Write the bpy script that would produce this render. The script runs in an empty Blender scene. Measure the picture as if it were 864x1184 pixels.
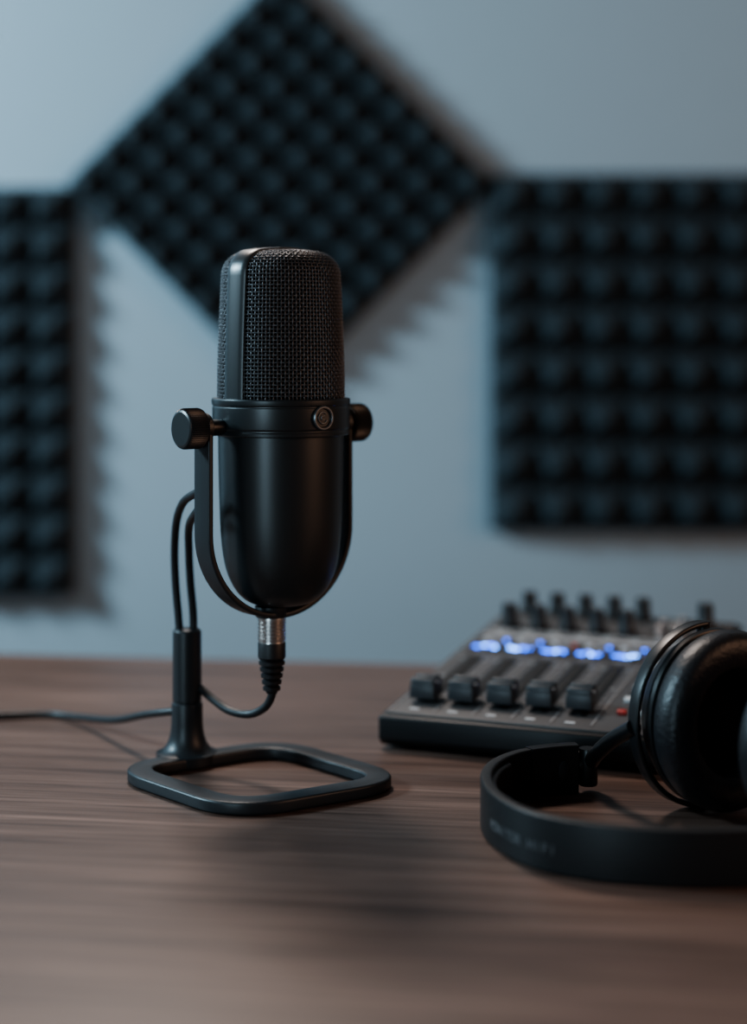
import bpy, bmesh, math, random
from mathutils import Vector, Matrix
random.seed(4)
D = 0.75            # desk-top height
pi = math.pi
scene = bpy.context.scene
COL = scene.collection
try:
    scene.view_settings.look = 'AgX - Medium High Contrast'
except Exception:
    pass

# ---------------------------------------------------------------- materials
def new_mat(name):
    m = bpy.data.materials.new(name); m.use_nodes = True
    nt = m.node_tree
    return m, nt, nt.nodes['Principled BSDF']

def mat(name, col, rough=0.5, metal=0.0, nscale=None, bump=0.0, var=0.0, spec=0.5, rvar=0.0, emis=None, estr=0):
    m, nt, b = new_mat(name)
    b.inputs['Base Color'].default_value = (*col, 1)
    b.inputs['Roughness'].default_value = rough
    b.inputs['Metallic'].default_value = metal
    b.inputs['Specular IOR Level'].default_value = spec
    if emis:
        b.inputs['Emission Color'].default_value = (*emis, 1)
        b.inputs['Emission Strength'].default_value = estr
    if nscale:
        tc = nt.nodes.new('ShaderNodeTexCoord')
        n = nt.nodes.new('ShaderNodeTexNoise'); n.inputs['Scale'].default_value = nscale
        n.inputs['Detail'].default_value = 6
        nt.links.new(tc.outputs['Object'], n.inputs['Vector'])
        if var:
            mx = nt.nodes.new('ShaderNodeMix'); mx.data_type = 'RGBA'
            mx.inputs[6].default_value = (*[c*(1-var) for c in col], 1)
            mx.inputs[7].default_value = (*[c*(1+var) for c in col], 1)
            nt.links.new(n.outputs['Fac'], mx.inputs[0]); nt.links.new(mx.outputs[2], b.inputs['Base Color'])
        if rvar:
            mr = nt.nodes.new('ShaderNodeMapRange')
            mr.inputs['To Min'].default_value = rough-rvar; mr.inputs['To Max'].default_value = rough+rvar
            nt.links.new(n.outputs['Fac'], mr.inputs['Value']); nt.links.new(mr.outputs[0], b.inputs['Roughness'])
        if bump:
            bp = nt.nodes.new('ShaderNodeBump'); bp.inputs['Strength'].default_value = bump
            bp.inputs['Distance'].default_value = 0.001
            nt.links.new(n.outputs['Fac'], bp.inputs['Height']); nt.links.new(bp.outputs[0], b.inputs['Normal'])
    return m

M_black = mat('satin_black_metal', (0.013,0.016,0.018), 0.36, 0.0, 900, 0.0, 0.1, 0.7, 0.02)
M_stand = mat('powder_coated_metal', (0.018,0.021,0.024), 0.40, 0.0, 1500, 0.06, 0.1)
M_wire = mat('grille_wire', (0.095,0.095,0.10), 0.38, 0.65, 300, 0, 0.15)
M_core = mat('grille_foam_core', (0.004,0.004,0.005), 0.95, 0, 800, 0.3, 0.2, 0.1)
M_rubber = mat('rubber', (0.012,0.012,0.014), 0.5, 0, 1200, 0.1, 0.1)
M_steel = mat('brushed_nickel', (0.55,0.53,0.52), 0.3, 1.0, 600, 0.05, 0.08)
M_emb = mat('emblem_metal', (0.16,0.17,0.18), 0.35, 0.7, 400, 0, 0.1)
M_mix = mat('mixer_panel_paint', (0.060,0.055,0.054), 0.42, 0, 700, 0.06, 0.12)
M_mixb = mat('mixer_case', (0.007,0.007,0.008), 0.42, 0, 900, 0.1, 0.1, 0.35)
M_slot = mat('mixer_slot', (0.004,0.004,0.004), 0.7, 0, 500, 0, 0.1)
M_print = mat('printed_label', (0.50,0.49,0.49), 0.6, 0, 900, 0, 0.1)
M_grey = mat('mixer_grey_strip', (0.26,0.25,0.25), 0.5, 0, 900, 0, 0.1)
M_cap = mat('fader_cap_plastic', (0.028,0.030,0.034), 0.42, 0, 900, 0.03, 0.1)
M_knob = mat('knob_plastic', (0.014,0.016,0.018), 0.4, 0, 900, 0.05, 0.1)
M_red = mat('red_button', (0.40,0.03,0.02), 0.4, 0, 900, 0, 0.1)
M_led = mat('blue_led', (0.05,0.15,0.6), 0.4, emis=(0.02,0.15,1.0), estr=5)
M_ledw = mat('white_blue_led', (0.3,0.4,0.7), 0.4, emis=(0.10,0.32,1.0), estr=9)
M_ledr = mat('red_led', (0.5,0.05,0.05), 0.4, emis=(1.0,0.1,0.06), estr=0.2)
M_leather = mat('pad_leather', (0.013,0.013,0.015), 0.42, 0, 420, 0.4, 0.15, 0.45, 0.05)
M_band = mat('headband_leather', (0.011,0.011,0.012), 0.46, 0, 700, 0.10, 0.12, 0.4)
M_hp = mat('headphone_plastic', (0.012,0.012,0.013), 0.36, 0, 900, 0.03, 0.1, 0.45)
M_cloth = mat('driver_cloth', (0.006,0.006,0.007), 0.95, 0, 1500, 0.6, 0.3, 0.1)
M_letter = mat('embossed_letter', (0.12,0.12,0.125), 0.45, 0, 900, 0, 0.1)
M_cable = mat('cable_rubber', (0.013,0.015,0.017), 0.45, 0, 500, 0.05, 0.1)
M_foam = mat('acoustic_foam', (0.046,0.056,0.063), 0.95, 0, 260, 0.3, 0.2, 0.1)
M_wall = mat('wall_paint', (0.37,0.435,0.48), 0.85, 0, 90, 0.12, 0.03, 0.2)
M_floor = mat('floor_carpet', (0.08,0.08,0.085), 0.95, 0, 200, 0.6, 0.2)
M_trim = mat('trim_paint', (0.45,0.47,0.48), 0.6, 0, 50, 0.02, 0.03)
M_leg = mat('desk_leg_metal', (0.02,0.02,0.022), 0.4, 0.5, 500, 0.05, 0.1)

def wood():
    m, nt, b = new_mat('walnut_wood')
    N = nt.nodes; L = nt.links
    tc = N.new('ShaderNodeTexCoord')
    mp = N.new('ShaderNodeMapping'); mp.inputs['Scale'].default_value = (1.6, 40, 40)
    L.new(tc.outputs['Object'], mp.inputs['Vector'])
    n1 = N.new('ShaderNodeTexNoise'); n1.inputs['Scale'].default_value = 1.6; n1.inputs['Detail'].default_value = 8
    n1.inputs['Roughness'].default_value = 0.62; n1.inputs['Distortion'].default_value = 0.2
    L.new(mp.outputs[0], n1.inputs['Vector'])
    mp2 = N.new('ShaderNodeMapping'); mp2.inputs['Scale'].default_value = (9, 260, 260)
    L.new(tc.outputs['Object'], mp2.inputs['Vector'])
    n2 = N.new('ShaderNodeTexNoise'); n2.inputs['Scale'].default_value = 1.5; n2.inputs['Detail'].default_value = 4
    L.new(mp2.outputs[0], n2.inputs['Vector'])
    r1 = N.new('ShaderNodeValToRGB')
    e = r1.color_ramp.elements
    e[0].position = 0.30; e[0].color = (0.070,0.039,0.030,1)
    e[1].position = 0.72; e[1].color = (0.195,0.121,0.096,1)
    k = e.new(0.5); k.color = (0.124,0.074,0.057,1)
    L.new(n1.outputs['Fac'], r1.inputs['Fac'])
    mx = N.new('ShaderNodeMix'); mx.data_type = 'RGBA'; mx.blend_type = 'MULTIPLY'; mx.inputs[0].default_value = 0.65
    r2 = N.new('ShaderNodeValToRGB'); r2.color_ramp.elements[0].position = 0.38; r2.color_ramp.elements[0].color = (0.40,0.36,0.34,1)
    r2.color_ramp.elements[1].position = 0.58
    L.new(n2.outputs['Fac'], r2.inputs['Fac'])
    L.new(r1.outputs[0], mx.inputs[6]); L.new(r2.outputs[0], mx.inputs[7])
    L.new(mx.outputs[2], b.inputs['Base Color'])
    mr = N.new('ShaderNodeMapRange'); mr.inputs['To Min'].default_value = 0.40; mr.inputs['To Max'].default_value = 0.52
    L.new(n1.outputs['Fac'], mr.inputs['Value']); L.new(mr.outputs[0], b.inputs['Roughness'])
    b.inputs['Specular IOR Level'].default_value = 0.4
    bp = N.new('ShaderNodeBump'); bp.inputs['Strength'].default_value = 0.15; bp.inputs['Distance'].default_value = 0.0006
    L.new(n2.outputs['Fac'], bp.inputs['Height']); L.new(bp.outputs[0], b.inputs['Normal'])
    return m
M_wood = wood()

# ---------------------------------------------------------------- mesh helpers
def empty(name, loc=(0,0,0), rotz=0):
    o = bpy.data.objects.new(name, None); o.empty_display_size = 0.05
    o.location = loc; o.rotation_euler = (0,0,rotz); COL.objects.link(o); return o

def mesh_obj(name, verts, faces, material, parent=None, mw=None, smooth=True, angle=35):
    me = bpy.data.meshes.new(name)
    me.from_pydata([tuple(v) for v in verts], [], faces)
    bm = bmesh.new(); bm.from_mesh(me)
    bmesh.ops.recalc_face_normals(bm, faces=bm.faces)
    bm.to_mesh(me); bm.free()
    me.materials.append(material)
    o = bpy.data.objects.new(name, me); COL.objects.link(o)
    if smooth:
        for p in me.polygons: p.use_smooth = True
        me.set_sharp_from_angle(angle=math.radians(angle))
    if mw is not None: o.matrix_local = mw
    if parent: o.parent = parent
    return o

def lathe(name, prof, material, parent=None, mw=None, seg=96, angle=35, ridge=None, sc=(1,1), caps=True):
    V, F = [], []
    n = len(prof)
    for i, (r, z) in enumerate(prof):
        for j in range(seg):
            a = 2*pi*j/seg; rr = r
            if ridge and r > ridge[1]:
                if j % 2: rr -= ridge[0]
            V.append((rr*math.cos(a)*sc[0], rr*math.sin(a)*sc[1], z))
    for i in range(n-1 if caps else n):
        i2 = (i+1) % n
        for j in range(seg):
            k = (j+1) % seg
            F.append((i*seg+j, i*seg+k, i2*seg+k, i2*seg+j))
    if caps:
        F.append(tuple(range(seg))[::-1]); F.append(tuple((n-1)*seg+j for j in range(seg)))
    return mesh_obj(name, V, F, material, parent, mw, True, angle)

def crom(pts, sub=12, closed=False):
    P = [Vector(p) for p in pts]; n = len(P); out = []
    rng = n if closed else n-1
    for i in range(rng):
        if closed: a,b,c,d = P[(i-1)%n],P[i],P[(i+1)%n],P[(i+2)%n]
        else:
            a = P[i-1] if i>0 else P[0]*2-P[1]; b=P[i]; c=P[i+1]; d = P[i+2] if i+2<n else P[-1]*2-P[-2]
        for s in range(sub):
            t = s/sub
            out.append(0.5*((2*b)+(c-a)*t+(2*a-5*b+4*c-d)*t*t+(3*b-a-3*c+d)*t**3))
    if not closed: out.append(P[-1].copy())
    return out

def tube_geo(pts, r, seg, V, F, closed=False, caps=True):
    n = len(pts); base = len(V)
    T = []
    for i in range(n):
        if closed: t = pts[(i+1)%n]-pts[(i-1)%n]
        else: t = pts[min(i+1,n-1)]-pts[max(i-1,0)]
        T.append(t.normalized())
    u = Vector((0,0,1)) if abs(T[0].z) < 0.9 else Vector((1,0,0))
    u = (u - T[0]*u.dot(T[0])).normalized()
    for i in range(n):
        u = (u - T[i]*u.dot(T[i])).normalized(); w = T[i].cross(u)
        rr = r(i/(n-1)) if callable(r) else r
        for j in range(seg):
            a = 2*pi*j/seg
            V.append(pts[i]+u*(rr*math.cos(a))+w*(rr*math.sin(a)))
    for i in range(n if closed else n-1):
        i2 = (i+1)%n
        for j in range(seg):
            k=(j+1)%seg
            F.append((base+i*seg+j, base+i*seg+k, base+i2*seg+k, base+i2*seg+j))
    if not closed and caps:
        F.append(tuple(base+j for j in range(seg))[::-1]); F.append(tuple(base+(n-1)*seg+j for j in range(seg)))

def tube(name, pts, r, material, parent=None, seg=16, sub=12, closed=False, mw=None):
    V, F = [], []
    tube_geo(crom(pts, sub, closed), r, seg, V, F, closed)
    return mesh_obj(name, V, F, material, parent, mw, True, 60)

def rrect(w, h, r, n=5):
    out = []
    for cx, cy, a0 in ((w/2-r,h/2-r,0),(-w/2+r,h/2-r,90),(-w/2+r,-h/2+r,180),(w/2-r,-h/2+r,270)):
        for i in range(n):
            a = math.radians(a0+90*i/(n-1)); out.append((cx+r*math.cos(a), cy+r*math.sin(a)))
    return out

def sweep(name, pts, B, section, material, parent=None, closed=False, mw=None, angle=50):
    B = Vector(B).normalized(); n = len(pts); V, F = [], []
    m = None
    for i in range(n):
        if closed: t = pts[(i+1)%n]-pts[(i-1)%n]
        else: t = pts[min(i+1,n-1)]-pts[max(i-1,0)]
        t.normalize(); N = B.cross(t).normalized()
        sec = section(i/(n-1)) if callable(section) else section
        m = len(sec)
        for a,b in sec: V.append(pts[i]+N*a+B*b)
    for i in range(n if closed else n-1):
        i2=(i+1)%n
        for j in range(m):
            k=(j+1)%m
            F.append((i*m+j,i*m+k,i2*m+k,i2*m+j))
    if not closed:
        F.append(tuple(range(m))[::-1]); F.append(tuple((n-1)*m+j for j in range(m)))
    return mesh_obj(name, V, F, material, parent, mw, True, angle)

def box(name, size, loc, material, parent=None, bev=0.0, rot=None, top=None, seg=2):
    bm = bmesh.new(); bmesh.ops.create_cube(bm, size=1)
    for v in bm.verts:
        s = (top if (top and v.co.z>0) else (1,1))
        v.co = Vector((v.co.x*size[0]*s[0], v.co.y*size[1]*s[1], v.co.z*size[2]))
    if bev: bmesh.ops.bevel(bm, geom=list(bm.edges), offset=bev, segments=seg, affect='EDGES', profile=0.5)
    me = bpy.data.meshes.new(name); bm.to_mesh(me); bm.free(); me.materials.append(material)
    for p in me.polygons: p.use_smooth = True
    me.set_sharp_from_angle(angle=math.radians(35))
    o = bpy.data.objects.new(name, me); COL.objects.link(o)
    o.location = loc
    if rot: o.rotation_euler = rot
    if parent: o.parent = parent
    return o

def join(name, objs, parent=None):
    bpy.context.view_layer.update()
    me = bpy.data.meshes.new(name); bm = bmesh.new(); mats = []
    for o in objs:
        om = o.data.materials[0]
        if om not in mats: mats.append(om)
        idx = mats.index(om)
        t = o.data.copy(); t.transform(o.matrix_basis)
        f0 = len(bm.faces); bm.from_mesh(t); bm.faces.ensure_lookup_table()
        for f in bm.faces[f0:]: f.material_index = idx
        bpy.data.meshes.remove(t)
    bm.to_mesh(me); bm.free()
    for m in mats: me.materials.append(m)
    for o in objs: bpy.data.objects.remove(o)
    r = bpy.data.objects.new(name, me); COL.objects.link(r)
    if parent: r.parent = parent
    return r

# ---------------------------------------------------------------- room
WY = 1.90
box('floor', (5,5,0.1), (0,0.0,-0.05), M_floor)
box('wall_back', (5,0.1,2.7), (0,WY+0.05,1.35), M_wall)
box('baseboard_back', (5,0.015,0.09), (0,WY-0.0075,0.045), M_trim, bev=0.004)

# desk
desk = empty('desk', (-0.058,0.787,0), math.radians(-7.4))
box('desk_top', (1.9,0.9,0.032), (0,0,D-0.016), M_wood, desk, bev=0.003)
for sx in (-0.85,0.85):
    for sy in (-0.38,0.38):
        box('leg', (0.045,0.045,D-0.032), (sx,sy,(D-0.032)/2), M_leg, desk, bev=0.003)
    box('side_rail', (0.04,0.72,0.04), (sx,0,D-0.053), M_leg, desk, bev=0.003)
box('back_rail', (1.66,0.03,0.05), (0,0.38,D-0.058), M_leg, desk, bev=0.003)

# ---------------------------------------------------------------- acoustic panels
def foam(name, nx, nz, pitch, center, rot=0):
    base, h = 0.020, 0.034
    V, F = [], []
    W, H = nx*pitch, nz*pitch
    x0, z0 = -W/2, -H/2
    grid = {}
    for j in range(nz+1):
        for i in range(nx+1):
            grid[i,j] = len(V); V.append((x0+i*pitch, -base, z0+j*pitch))
    tip = 0.15*pitch
    for j in range(nz):
        for i in range(nx):
            cx, cz = x0+(i+.5)*pitch, z0+(j+.5)*pitch
            b = len(V)
            for dx,dz in ((-1,-1),(1,-1),(1,1),(-1,1)):
                V.append((cx+dx*tip*.5, -base-h, cz+dz*tip*.5))
            g = [grid[i,j],grid[i+1,j],grid[i+1,j+1],grid[i,j+1]]
            for k in range(4):
                F.append((g[k], g[(k+1)%4], b+(k+1)%4, b+k))
            F.append((b,b+1,b+2,b+3))
    bb = len(V)
    V += [(x0,0,z0),(x0+W,0,z0),(x0+W,0,z0+H),(x0,0,z0+H)]
    F.append((bb,bb+1,bb+2,bb+3))
    F.append(tuple([grid[i,0] for i in range(nx+1)]+[bb+1,bb]))
    F.append(tuple([grid[i,nz] for i in range(nx+1)]+[bb+2,bb+3]))
    F.append(tuple([grid[0,j] for j in range(nz+1)]+[bb+3,bb]))
    F.append(tuple([grid[nx,j] for j in range(nz+1)]+[bb+2,bb+1]))
    mw = Matrix.Translation(center) @ Matrix.Rotation(rot,4,'Y')
    return mesh_obj(name, V, F, M_foam, None, mw, False)
foam('acoustic_foam_panel', 8, 8, 0.0522, (0.1375+0.2088, WY-0.0005, 0.986))
foam('acoustic_foam_panel.001', 10, 10, 0.0478, (-0.352-0.239, WY-0.0005, 0.940))
foam('acoustic_foam_panel.002', 9, 9, 0.0393, (-0.109, WY-0.0005, 1.184), pi/4)

# ---------------------------------------------------------------- microphone
mic = empty('studio_microphone', (0,0,D))
AX, AY = -0.0518, 0.90
def dirs(deg):
    a = math.radians(deg)
    return Vector((math.sin(a), -math.cos(a), 0)), Vector((-math.cos(a), -math.sin(a), 0))
Fv, Pv = dirs(39)          # facing / toward the near yoke arm
C = Vector((AX, AY, 0))
TC = Matrix.Translation(C)

cup = [(0.0,0.0985),(0.010,0.0985),(0.0145,0.0990),(0.019,0.1008),(0.0235,0.1045),(0.0270,0.1095),(0.0298,0.1155),(0.0317,0.1225),
       (0.0330,0.1310),(0.0339,0.142),(0.0345,0.158),(0.0350,0.178),(0.0352,0.1935),(0.0352,0.1945)]
cp = crom([(r,0,z) for r,z in cup[1:]], 5)
lathe('body_cup', [(0,0.0985)]+[(p.x,p.z) for p in cp], M_black, mic, TC, 128)
collar = [(0.030,0.1935),(0.0376,0.1935),(0.0381,0.1940),(0.0382,0.1955),(0.0378,0.1962),(0.0378,0.1968),(0.0383,0.1975),(0.0384,0.198),
          (0.0384,0.2090),(0.0381,0.2095),(0.0381,0.2100),(0.0386,0.2106),(0.0388,0.2115),(0.0388,0.2132),(0.0384,0.2139),(0.0360,0.2141),(0.030,0.2141)]
lathe('body_collar', collar, M_black, mic, TC, 128, 25)

def head_profile(off=0.0, n=60):
    zb, zs, rt = 0.2139, 0.2820, 0.0130
    pts = []
    for i in range(21):
        t = i/20; pts.append((0.0352-0.0022*t**1.6+off, zb+(zs-zb)*t))
    rc = 0.0330-rt
    for i in range(1,15):
        a = math.radians(84*i/14)
        pts.append((rc+(rt+off)*math.cos(a), zs+(rt+off)*math.sin(a)))
    r0, z0 = pts[-1]
    for i in range(1,9):
        t = i/8; r = r0*(1-t); pts.append((r, z0+0.0016*(1-(r/r0)**2)))
    L=[0]
    for i in range(1,len(pts)): L.append(L[-1]+math.dist(pts[i],pts[i-1]))
    out=[]
    for k in range(n+1):
        s=L[-1]*k/n
        for i in range(1,len(pts)):
            if s<=L[i]+1e-12:
                u=(s-L[i-1])/(L[i]-L[i-1]); out.append((pts[i-1][0]+u*(pts[i][0]-pts[i-1][0]), pts[i-1][1]+u*(pts[i][1]-pts[i-1][1]))); break
    return out
lathe('grille_core', head_profile(-0.0016,40), M_core, mic, TC, 64)

# woven grille
V, F = [], []
ncol, nrow = 104, 54
prof = head_profile(0.0, nrow*2)
amp, wr = 0.00028, 0.00044
def nrm(i):
    a = prof[max(i-1,0)]; b = prof[min(i+1,len(prof)-1)]
    t = Vector((b[0]-a[0], b[1]-a[1])).normalized(); return t.y, -t.x
for r in range(1, nrow-2):
    i = r*2; nx_, nz_ = nrm(i); pr, pz = prof[i]
    if pr < 0.005: continue
    pts = []
    for c in range(ncol*2):
        a = 2*pi*c/(ncol*2)
        w = amp*math.cos(pi*(c/2+r)) + 0.0001
        rr = pr+nx_*w; pts.append(Vector((rr*math.cos(a), rr*math.sin(a), pz+nz_*w)))
    tube_geo(pts, wr, 6, V, F, True)
for c in range(ncol):
    a = 2*pi*c/ncol; pts=[]
    last = len(prof)-1 if c%8==0 else (len(prof)-10 if c%4==0 else (len(prof)-18 if c%2==0 else len(prof)-24))
    for i in range(0,last):
        nx_, nz_ = nrm(i); w = -amp*math.cos(pi*(i/2+c)); pr,pz = prof[i]
        rr = pr+nx_*w; pts.append(Vector((rr*math.cos(a), rr*math.sin(a), pz+nz_*w)))
    tube_geo(pts, wr, 6, V, F, False)
mesh_obj('grille_mesh', V, F, M_wire, mic, TC, True, 80)

# solid band over the head
Fb, Pb = dirs(47)
hp = head_profile(0.0, 50)
path = [(r,z) for r,z in hp] + [(-r,z) for r,z in hp[::-1][1:]]
V, F = [], []
hw = 0.0074; vs = [-hw, -hw*0.92, -hw*0.5, 0, hw*0.5, hw*0.92, hw]
m = len(vs)*2
for i,(r,z) in enumerate(path):
    a = path[max(i-1,0)]; b = path[min(i+1,len(path)-1)]
    t = Vector((b[0]-a[0], b[1]-a[1])).normalized(); N = Vector((t.y,-t.x))
    if N.x*r<0 and abs(r)>0.02: N=-N
    if abs(r)<=0.02 and N.y<0: N=-N
    for side,off in ((1,0.0016),(-1,-0.0006)):
        for v in (vs if side==1 else vs[::-1]):
            R = abs(r); drop = (R-math.sqrt(max(R*R-v*v,0))) * max(0.0, abs(N.x)) if R>hw else 0
            o = off - (0.0005 if (side==1 and abs(v)>hw*0.96) else 0)
            q = Vector((r,z)) + N*(o-drop)
            V.append(Pb*q.x + Fb*v + Vector((0,0,q.y)))
n = len(path)
for i in range(n-1):
    for j in range(m):
        k=(j+1)%m; F.append((i*m+j,i*m+k,(i+1)*m+k,(i+1)*m+j))
F.append(tuple(range(m))); F.append(tuple((n-1)*m+j for j in range(m)))
mesh_obj('head_frame_band', V, F, M_black, mic, TC, True, 40)

def axis_mat(origin, zdir, up=Vector((0,0,1))):
    z = Vector(zdir).normalized(); x = Vector(up).cross(z).normalized(); y = z.cross(x)
    M = Matrix((x,y,z)).transposed().to_4x4(); M.translation = origin; return M

# emblem button on collar
em = axis_mat(C+Fv*0.0372+Vector((0,0,0.2040)), Fv) @ Matrix.Scale(1.12,4)
lathe('emblem_disc', [(0,0),(0.0060,0),(0.0060,0.0016),(0.0056,0.0022),(0.0046,0.0022),(0.0043,0.0012),(0,0.0012)], M_black, mic, em, 48, 25)
lathe('emblem_ring', [(0.0047,0.0016),(0.0059,0.0016),(0.0059,0.0021),(0.0055,0.0026),(0.0050,0.0026),(0.0047,0.0021)], M_emb, mic, em, 48, 25, caps=False)
tube('emblem_mark', [(0.0027*math.cos(t),0.0027*math.sin(t),0.0014) for t in [0.9+i*0.55 for i in range(10)]], 0.00045, M_emb, mic, 8, 4, mw=em)
tube('emblem_mark_inner', [(0.0010,-0.0008,0.0014),(-0.0006,-0.0008,0.0014),(-0.0009,0.0,0.0014),(-0.0006,0.0009,0.0014),(0.0010,0.0009,0.0014)], 0.0004, M_emb, mic, 8, 4, mw=em)

# yoke
YC = C + Vector((-0.0030,0,0))
R = 0.0478; zc = 0.1408; zt = 0.203
pts = [Pv*R+Vector((0,0,zt-(zt-zc)*i/10)) for i in range(10)]
for i in range(41):
    a = pi*i/40; pts.append(Pv*(R*math.cos(a))+Vector((0,0,zc-R*math.sin(a))))
pts += [Pv*(-R)+Vector((0,0,zc+(zt-zc)*i/10)) for i in range(1,11)]
sweep('yoke', pts, Fv, rrect(0.0032,0.0150,0.0010), M_stand, mic, mw=Matrix.Translation(YC))
for s,nm in ((1,'near'),(-1,'far')):
    d = Pv*s
    o = YC + d*(R) + Vector((0,0,0.1985))
    M = axis_mat(o, d)
    lathe('yoke_eye_'+nm, [(0,-0.0019),(0.0078,-0.0019),(0.0082,-0.0014),(0.0082,0.0014),(0.0078,0.0019),(0,0.0019)], M_stand, mic, M, 48)
    lathe('pivot_pin_'+nm, [(0,-0.0110),(0.0045,-0.0110),(0.0045,-0.003),(0.0058,-0.0028),(0.0058,0.003),(0,0.003)], M_black, mic, M, 32)
    kn = [(0,0.002),(0.0095,0.002),(0.0106,0.0028),(0.0111,0.0040),(0.0111,0.0128),(0.0106,0.0140)]
    lathe('tension_knob_'+nm, kn+[(0,0.0140)], M_stand, mic, M, 112, 25, ridge=(0.00055,0.0100))
    lathe('tension_knob_cap_'+nm, [(0,0.0135),(0.0101,0.0135),(0.0100,0.0143),(0.0090,0.0148),(0,0.0148)], M_black, mic, M, 64, 25)

# connector
xx = C.x-0.0052
TX = Matrix.Translation((xx, AY, 0))
lathe('connector_socket', [(0,0.0985),(0.0075,0.0985),(0.0095,0.0975),(0.0095,0.0925),(0.0088,0.0915),(0,0.0915)], M_black, mic, TX, 48)
st = [(0,0.0925),(0.0076,0.0925),(0.0079,0.0915)]
for i in range(6):
    z = 0.0905-i*0.0021; st += [(0.0079,z),(0.0079,z-0.0012),(0.0075,z-0.0015),(0.0075,z-0.0019)]
st += [(0.0076,0.0772),(0,0.0772)]
lathe('connector_steel', st, M_steel, mic, TX, 64, 25)
pl = [(0,0.0778),(0.0074,0.0778),(0.0078,0.0768),(0.0078,0.0690),(0.0072,0.0680)]
for i in range(5):
    z = 0.0672-i*0.0036; r = 0.0072-0.0006*i
    pl += [(r-0.0010,z),(r+0.0002,z-0.0006),(r,z-0.0024),(r-0.0012,z-0.0028)]
pl += [(0.0030,0.0485),(0,0.0485)]
lathe('connector_plug', pl, M_rubber, mic, TX, 48, 25)

# stand post
SX, SY = -0.1085, 0.935
TP = Matrix.Translation((SX,SY,0))
post = [(0,0.0785),(0.0066,0.0785),(0.0074,0.0782),(0.0082,0.0772),(0.0083,0.0760),(0.0084,0.0372),(0.0080,0.0366),(0.0080,0.0360),(0.0088,0.0354),
        (0.0090,0.0345),(0.0091,0.0240),(0.0095,0.0195),(0.0103,0.0155),(0.0116,0.0120),(0.0134,0.0094),(0.0156,0.0077),(0.0178,0.0070),(0.0178,0.0015),(0,0.0015)]
lathe('stand_post', post, M_stand, mic, TP, 64, 25)

# base ring (rounded rhombus)
cor = [Vector(p) for p in ((-0.154,0.905,0),(-0.072,0.817,0),(0.026,0.879,0),(-0.056,0.970,0))]
def rounded_poly(cor, dist, n=12):
    out=[]; N=len(cor)
    for i in range(N):
        p=cor[i]; a=(cor[i-1]-p).normalized(); b=(cor[(i+1)%N]-p).normalized()
        s=p+a*dist; e=p+b*dist
        for k in range(n+1):
            t=k/n; out.append(s*(1-t)**2+p*2*t*(1-t)+e*t*t)
    res=[]
    for i in range(len(out)):
        a=out[i]; b=out[(i+1)%len(out)]; L=(b-a).length; kk=max(1,int(L/0.006))
        for k in range(kk): res.append(a.lerp(b,k/kk))
    return res
cen = sum(cor, Vector())/4
ringpath = rounded_poly([cen+(c-cen)*(1-0.0075/0.052) for c in cor], 0.028)
sweep('base_ring', [p+Vector((0,0,0.0036)) for p in ringpath], (0,0,1), rrect(0.0145,0.0070,0.0016), M_stand, mic, closed=True)

# support rods
tube('support_rod_outer', [(-0.1128,0.935,0.074),(-0.1135,0.935,0.085),(-0.1150,0.934,0.104),(-0.1152,0.930,0.124),(-0.1125,0.918,0.143),(-0.1060,0.898,0.156),(-0.0955,0.877,0.1635)], 0.0023, M_cable, mic)
tube('support_rod_inner', [(-0.1048,0.935,0.074),(-0.1050,0.935,0.088),(-0.1062,0.932,0.106),(-0.1063,0.925,0.125),(-0.1040,0.908,0.142),(-0.0955,0.878,0.154)], 0.0023, M_cable, mic)
# cables
tube('microphone_cable', [(xx,AY,0.054),(xx,AY,0.0475),(xx-0.004,0.903,0.0400),(xx-0.013,0.910,0.0345),(xx-0.025,0.918,0.0345),(xx-0.035,0.926,0.0390),(xx-0.0430,0.932,0.0440),(SX+0.004,0.935,0.0465)], 0.0023, M_cable, mic, sub=14)
tube('signal_cable', [(SX-0.004,0.936,0.0300),(-0.120,0.940,0.0290),(-0.135,0.955,0.0240),(-0.160,0.990,0.0125),(-0.188,1.030,0.0050),(-0.212,1.050,0.0024),(-0.245,1.045,0.0024),(-0.30,1.030,0.0024),(-0.38,1.05,0.0024),(-0.46,1.09,0.0024),(-0.52,1.11,0.0036)], 0.0023, M_cable, mic, sub=14)
lathe('signal_jack', [(0,0),(0.0030,0),(0.0045,0.004),(0.0052,0.010),(0.0052,0.034),(0.0046,0.036),(0.0032,0.037),(0.0032,0.060),(0.0024,0.062),(0.0030,0.065),(0,0.068)], M_steel, mic,
      axis_mat(Vector((-0.515,1.1085,0.0054)), Vector((-0.94,0.30,0))), 32)

# ---------------------------------------------------------------- mixer
mx = empty('audio_mixer', (0.0026,0.969,D), -math.radians(22))
W, Ld = 0.176, 0.258; zf, sl = 0.0213, 0.0957
tilt = math.atan(sl)
def P(s,t,h=0): return (s, t-h*math.sin(tilt), zf+sl*t+h*math.cos(tilt))
def prism(name, poly, x0, x1, material, bev, parent):
    n=len(poly); V=[(x0,y,z) for y,z in poly]+[(x1,y,z) for y,z in poly]
    F=[tuple(range(n)), tuple(range(n,2*n))[::-1]]+[(i,(i+1)%n,n+(i+1)%n,n+i) for i in range(n)]
    me=bpy.data.meshes.new(name); me.from_pydata(V,[],F); bm=bmesh.new(); bm.from_mesh(me)
    bmesh.ops.recalc_face_normals(bm, faces=bm.faces)
    bmesh.ops.bevel(bm, geom=list(bm.edges), offset=bev, segments=3, affect='EDGES', profile=0.5)
    bm.to_mesh(me); bm.free(); me.materials.append(material)
    for p in me.polygons: p.use_smooth=True
    me.set_sharp_from_angle(angle=math.radians(35))
    o=bpy.data.objects.new(name,me); COL.objects.link(o); o.parent=parent; return o
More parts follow.
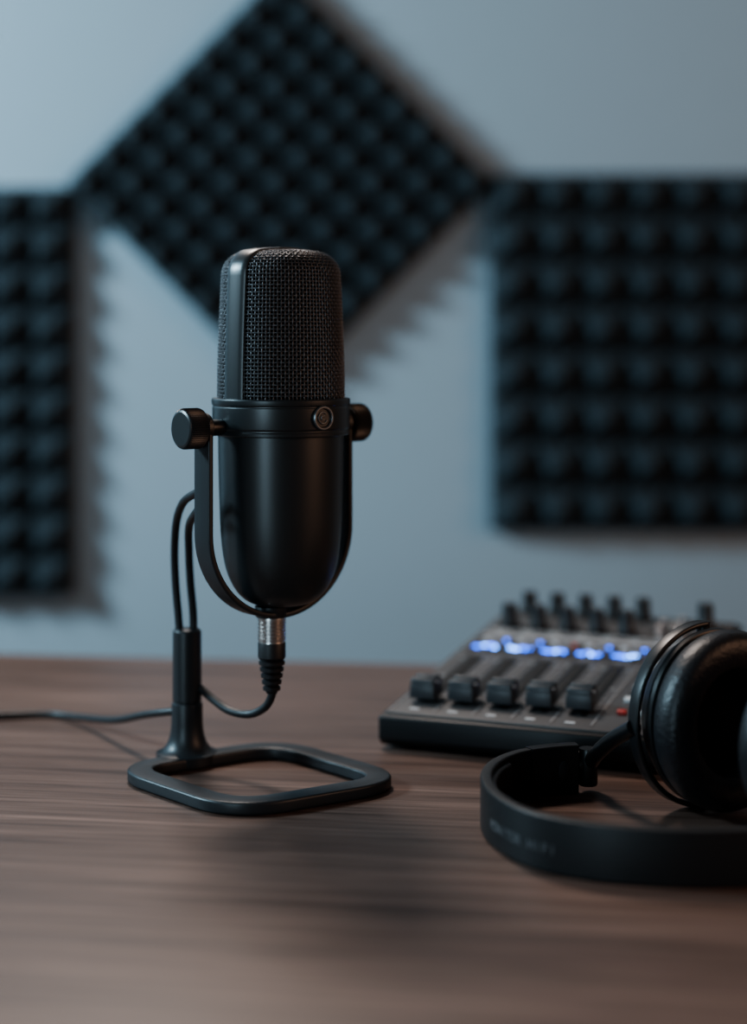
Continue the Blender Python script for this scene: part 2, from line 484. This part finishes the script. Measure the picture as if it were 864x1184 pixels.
prism('case', [(0.004,0.002),(0.0,0.006),(0,zf-0.001),(Ld,zf+sl*Ld-0.001),(Ld,0.006),(Ld-0.004,0.002)], 0, W, M_mixb, 0.0018, mx)
prism('top_panel', [(0.004,zf+sl*0.004-0.002),(0.004,zf+sl*0.004+0.0006),(Ld-0.003,zf+sl*(Ld-0.003)+0.0006),(Ld-0.003,zf+sl*(Ld-0.003)-0.002)], 0.0035, W-0.0035, M_mix, 0.0005, mx)
for fx in (0.015,W-0.015):
    for fy in (0.02,Ld-0.02):
        lathe('rubber_foot', [(0,0),(0.006,0),(0.006,0.003),(0,0.003)], M_rubber, mx, Matrix.Translation((fx,fy,0)), 24)
rot = (tilt,0,0)
def pb(name, sx, sy, sz, s, t, h, material, bev=0.0, top=None):
    return box(name, (sx,sy,sz), P(s,t,h), material, None, bev, rot, top)
ch = [0.020+0.0242*i for i in range(5)]
slots=[]; marks=[]; leds=[]
for i,s in enumerate(ch):
    slots.append(pb('s',0.0034,0.102,0.0006,s,0.078,0.0010,M_slot))
    slots.append(pb('s',0.0104,0.106,0.0003,s,0.078,0.0007,M_mixb))
    marks.append(pb('m',0.0008,0.124,0.0003,s+0.0121,0.072,0.0009,M_grey))
    for k in range(9):
        L_ = 0.0045 if k%4==0 else 0.003
        for sd in (-1,1):
            marks.append(pb('m',L_*0.8,0.0008,0.0003,s+sd*0.0080,0.040+k*0.0103,0.0009,M_print if k%4==0 else M_grey))
    marks.append(pb('m',0.006,0.0022,0.0003,s-0.001,0.0125,0.0009,M_print))
    slots.append(pb('s',0.0205,0.0135,0.0012,s,0.150,0.0010,M_slot))
    for k in range(6):
        w = random.uniform(0.0018,0.0028); dy = random.uniform(-0.0025,0.0025)
        leds.append(pb('l',w,random.uniform(0.0025,0.0060),0.0006,s-0.0074+k*0.0028,0.150+dy,0.0019,random.choice([M_led,M_led,M_ledw])))
    marks.append(pb('m',0.013,0.0022,0.0003,s,0.1615,0.0009,M_print))
    marks.append(pb('m',0.005,0.0036,0.0016,s-0.005,0.169,0.0014,M_print,0.0003))
    marks.append(pb('m',0.005,0.0036,0.0016,s+0.003,0.169,0.0014,M_grey,0.0003))
    leds.append(pb('l',0.0022,0.0020,0.0012,s+0.0085,0.169,0.0012,random.choice([M_ledr,M_led])))
    marks.append(pb('m',0.011,0.0020,0.0003,s,0.1385,0.0009,M_grey))
marks.append(pb('m',0.0008,0.250,0.0003,0.0052,0.129,0.0009,M_grey))  # pale strip standing in for the bevel highlight along the left edge
marks.append(pb('m',0.160,0.0075,0.0004,0.088,0.1835,0.0009,M_grey))
for k in range(22):
    marks.append(pb('m',random.uniform(0.002,0.005),0.0018,0.0004,0.014+k*0.0068,0.1838,0.0011,M_print))
marks.append(pb('m',0.160,0.0012,0.0003,0.088,0.196,0.0009,M_print))
marks.append(pb('m',0.160,0.0010,0.0003,0.088,0.226,0.0009,M_grey))
for k in range(8):
    marks.append(pb('m',random.uniform(0.004,0.009),0.0018,0.0003,0.018+k*0.019,0.192,0.0009,M_print))
for k in range(5):
    marks.append(pb('m',0.0015,0.004,0.0003,0.0325+k*0.0207,0.213,0.0009,M_print))
    marks.append(pb('m',0.0015,0.004,0.0003,0.0305+k*0.0207,0.240,0.0009,M_print))
for k in range(8):
    for c in range(2):
        s_=0.141+c*0.012
        marks.append(pb('m',0.0075,0.0052,0.0026,s_,0.060+k*0.0125,0.0020,(M_print,M_grey,M_cap)[(k*2+c)%3],0.0006))
leds.append(pb('l',0.0055,0.0045,0.0025,0.141,0.036,0.0020,M_red,0.0008))
marks.append(pb('m',0.0065,0.0045,0.0025,0.154,0.036,0.0020,M_print,0.0008))
join('slots', slots, mx); join('labels_and_edge_highlight', marks, mx); join('led_meter', leds, mx)
for i,s in enumerate(ch):
    t_ = 0.031+0.0015*i
    parts=[pb('c',0.0030,0.0030,0.010,s,t_,0.004,M_slot),
           pb('c',0.0168,0.0175,0.0090,s,t_,0.0080,M_cap,0.0010,(0.94,0.90)),
           pb('c',0.0156,0.0064,0.0044,s,t_-0.0044,0.0137,M_cap,0.0010,(0.96,0.62)),
           pb('c',0.0156,0.0064,0.0044,s,t_+0.0044,0.0137,M_cap,0.0010,(0.96,0.62)),
           pb('c',0.0156,0.0010,0.0010,s,t_,0.0125,M_print)]
    join('fader_cap', parts, mx)
def knob(s,t,sc=1.0,m=M_knob,name='rotary_knob'):
    prof=[(0,0.0),(0.0050,0.0),(0.0052,0.0008),(0.0050,0.0030),(0.0045,0.0038),(0.0043,0.0120),(0.0038,0.0132),(0.0,0.0134)]
    mw = Matrix.Translation(P(s,t,0.001)) @ Matrix.Rotation(tilt,4,'X') @ Matrix.Scale(sc,4)
    a=lathe(name, prof, m, None, mw, 32, 30, ridge=(0.0003,0.0040))
    b=box('i',(0.0008,0.0035,0.0006),P(s,t,0.001+0.0135*sc),M_print,None,0,(tilt,0,0))
    return join(name,[a,b],mx)
for i in range(5):
    knob(0.0195+0.0212*i,0.207,1.25); knob(0.0225+0.0212*i,0.247,1.18)
knob(0.154,0.236,1.30)
for i,(s,t) in enumerate(((0.127,0.212),(0.135,0.222),(0.127,0.226),(0.138,0.238),(0.141,0.212))):
    lathe('jack_nut', [(0,0),(0.0034,0),(0.0034,0.002),(0.0024,0.0024),(0.0024,0.006),(0.0015,0.0065),(0,0.0065)], M_steel, mx,
          Matrix.Translation(P(s,t,0.0005)) @ Matrix.Rotation(tilt,4,'X'), 24)

# ---------------------------------------------------------------- headphones
hp_ = empty('headphones', (0,0,D))
n1 = Vector((0.49,-0.872,0)).normalized(); t1 = Vector((-n1.y, n1.x,0))
CS = 1.05
def cup_mat(c, n, t):
    M = Matrix((t, Vector((0,0,1)), n)).transposed().to_4x4(); M.translation=c; return M @ Matrix.Scale(CS,4)
def oval(rx, ry, z, n=72):
    return [Vector((rx*math.cos(2*pi*i/n), ry*math.sin(2*pi*i/n), z)) for i in range(n)]
def earcup(c, n, t, side, tag):
    M = cup_mat(c, n, t)
    sx, sy = 0.96, 1.03
    lathe('ear_shell_'+tag, [(0,-0.0195),(0.022,-0.0195),(0.0300,-0.0185),(0.0345,-0.0160),(0.0375,-0.0115),(0.0392,-0.0060),(0.0405,-0.0045),(0.0418,-0.0040),(0.0424,-0.0020),(0.0418,0.0),(0.0400,0.0008),(0,0.0008)], M_hp, hp_, M, 96, 30, sc=(sx,sy))
    lathe('ear_shell_cap_'+tag, [(0,-0.0215),(0.0200,-0.0215),(0.0225,-0.0205),(0.0228,-0.0190),(0,-0.0190)], M_black, hp_, M, 64, 30, sc=(sx,sy))
    sec=[]
    for k in range(20):
        a=2*pi*k/20; ca,sa=math.cos(a),math.sin(a)
        sec.append((0.0098*math.copysign(abs(ca)**0.8,ca), 0.0098*math.copysign(abs(sa)**0.75,sa)))
    sweep('ear_pad_'+tag, oval(0.0335*sx/0.98,0.0347,0.0098), (0,0,1), sec, M_leather, hp_, closed=True, mw=M)
    tube('pad_seam_'+tag, [tuple(p) for p in oval(0.0268,0.0284,0.0165,36)], 0.0005, M_leather, hp_, 8, 3, True, M)
    lathe('driver_cloth_'+tag, [(0,0.0025),(0.020,0.0020),(0.027,0.0014),(0.027,0.0005),(0,0.0005)], M_cloth, hp_, M, 64, 30, sc=(sx,sy))
    pts=[]
    for i in range(41):
        a = pi/2 + pi*i/40
        pts.append(Vector((side*abs(math.cos(a))*0.0440, 0.0452*math.sin(a), -0.0080)))
    sweep('fork_'+tag, pts, (0,0,1), rrect(0.0026,0.0075,0.0010), M_hp, hp_, mw=M)
    for sgn in (1,-1):
        MM = M @ axis_mat(Vector((0,sgn*0.0395,-0.0080)), Vector((0,sgn,0)), Vector((0,0,1)))
        lathe('fork_pivot_'+tag, [(0,-0.002),(0.0034,-0.002),(0.0034,0.0066),(0,0.0066)], M_hp, hp_, MM, 24)
    return M
c1 = Vector((0.1785,0.842,0.0490)); c2 = Vector((0.2210,0.777,0.0490))
M1 = earcup(c1, n1, t1, -1, 'a')
M2 = earcup(c2, -n1, -t1, 1, 'b')

zb_ = 0.0133
bp = [(0.116,0.876,zb_),(0.098,0.872,zb_),(0.078,0.861,zb_),(0.0635,0.840,zb_),(0.0570,0.812,zb_),(0.0600,0.780,zb_),(0.0740,0.750,zb_),(0.1000,0.7305,zb_),(0.1350,0.7215,zb_),(0.1700,0.7225,zb_),(0.2030,0.7285,zb_)]
bpts = crom(bp, 10)
sweep('headband', bpts[14:], (0,0,1), rrect(0.0060,0.0258,0.0012,6), M_band, hp_)
mid = Vector((0.14,0.80,zb_))
ip = []
for i in range(26, len(bpts)-14):
    t = (bpts[i+1]-bpts[i-1]).normalized(); nn = Vector((0,0,1)).cross(t)
    if (mid-bpts[i]).dot(nn)<0: nn=-nn
    ip.append(bpts[i]+nn*0.0032)
sweep('headband_cushion', ip, (0,0,1), rrect(0.0046,0.0200,0.0021,6), M_leather, hp_)
sweep('slider_housing_a', bpts[3:18], (0,0,1), rrect(0.0082,0.0266,0.0012,6), M_hp, hp_)
sweep('slider_arm_a', bpts[0:5], (0,0,1), rrect(0.0036,0.0180,0.0012,6), M_hp, hp_)
sweep('slider_housing_b', bpts[-8:], (0,0,1), rrect(0.0082,0.0266,0.0012,6), M_hp, hp_)
q = bpts[8]; tq=(bpts[9]-bpts[7]).normalized(); nq=Vector((0,0,1)).cross(tq)
for sg in (1,-1):
    M = axis_mat(q+nq*sg*0.0040, nq*sg)
    lathe('slider_rivet', [(0,0),(0.0030,0),(0.0030,0.0007),(0.0024,0.0010),(0,0.0010)], M_stand, hp_, M, 24, 30, sc=(1,1.8))
j1 = M1 @ Vector((-0.0440,-0.002,-0.0080))
tube('hinge_arm_a', [bpts[1]+Vector((-0.002,0,0.001)), bpts[0]+Vector((0.002,-0.001,0.003)), (0.1200,0.863,0.024), (0.1260,0.848,0.035), tuple(j1)], 0.0042, M_hp, hp_, 16)
lathe('hinge_knuckle_a', [(0,-0.010),(0.0048,-0.010),(0.0052,-0.009),(0.0052,0.009),(0.0048,0.010),(0,0.010)], M_hp, hp_, Matrix.Translation(bpts[0]+Vector((0.001,0,0.0005))), 32)
j2 = M2 @ Vector((0.0440,-0.002,-0.0080))
tube('hinge_arm_b', [bpts[-2], (0.2045,0.732,0.018), (0.2000,0.738,0.032), tuple(j2)], 0.0042, M_hp, hp_, 16)
def letters(txt, start, step, size, parent):
    fine = crom(bp, 16); i = start; objs=[]
    for chx in txt:
        p = fine[i]; t = (fine[i+1]-fine[i-1]).normalized()
        nrm_ = Vector((0,0,1)).cross(t)
        if (mid-p).dot(nrm_) > 0: nrm_ = -nrm_
        if chx != ' ':
            cu = bpy.data.curves.new('t','FONT'); cu.body=chx; cu.size=size; cu.extrude=0.00012; cu.align_x='CENTER'; cu.align_y='CENTER'
            to = bpy.data.objects.new('t',cu); COL.objects.link(to)
            dg = bpy.context.evaluated_depsgraph_get(); dg.update()
            me = bpy.data.meshes.new_from_object(to.evaluated_get(dg)); bpy.data.objects.remove(to)
            me.materials.clear(); me.materials.append(M_letter)
            o = bpy.data.objects.new('t',me); COL.objects.link(o)
            o.matrix_basis = axis_mat(p+nrm_*0.0032+Vector((0,0,-0.002)), nrm_)
            objs.append(o)
        i += step
    return join('embossed_lettering', objs, parent)
letters('MONITOR HIFI', 81, 2, 0.0064, hp_)

# ---------------------------------------------------------------- lights
def aim(o, loc, target):
    o.location = loc
    o.rotation_euler = (Vector(target)-Vector(loc)).to_track_quat('-Z','Y').to_euler()
def area(name, loc, target, size, power, col, size_y=None):
    l = bpy.data.lights.new(name,'AREA'); l.energy=power; l.color=col; l.size=size
    if size_y: l.shape='RECTANGLE'; l.size_y=size_y
    o = bpy.data.objects.new(name,l); COL.objects.link(o); aim(o, loc, target); return o
area('key_softbox', (-1.42,1.02,1.58), (0.0,1.75,0.90), 0.26, 33, (0.57,0.84,1.0))
area('front_softbox', (-0.85,-0.75,1.10), (0,0.95,0.9), 0.36, 9, (0.60,0.85,1.0), 0.8)
area('warm_fill', (1.6,0.2,1.4), (0,1.4,0.9), 0.8, 9, (1.0,0.58,0.38))
l = bpy.data.lights.new('overhead_spot','SPOT'); l.energy=62; l.color=(1.0,0.86,0.77); l.spot_size=math.radians(82); l.spot_blend=0.5; l.shadow_soft_size=0.16
o = bpy.data.objects.new('overhead_spot', l); COL.objects.link(o); aim(o, (-0.30,1.70,2.05), (0.0,0.75,0.75))
w = bpy.data.worlds.new('world'); scene.world = w; w.use_nodes=True
w.node_tree.nodes['Background'].inputs[0].default_value=(0.34,0.32,0.315,1)
w.node_tree.nodes['Background'].inputs[1].default_value=0.18

# ---------------------------------------------------------------- camera
cam = bpy.data.cameras.new('camera'); co = bpy.data.objects.new('camera',cam); COL.objects.link(co)
co.location=(0,0,D+0.243); co.rotation_euler=(pi/2,0,0)
cam.sensor_fit='VERTICAL'; cam.sensor_height=36; cam.lens=1858*36/1184
cam.shift_y=-(592-400)/1184; cam.clip_start=0.02
cam.dof.use_dof=True; cam.dof.focus_distance=0.86; cam.dof.aperture_fstop=2.3
scene.camera=co
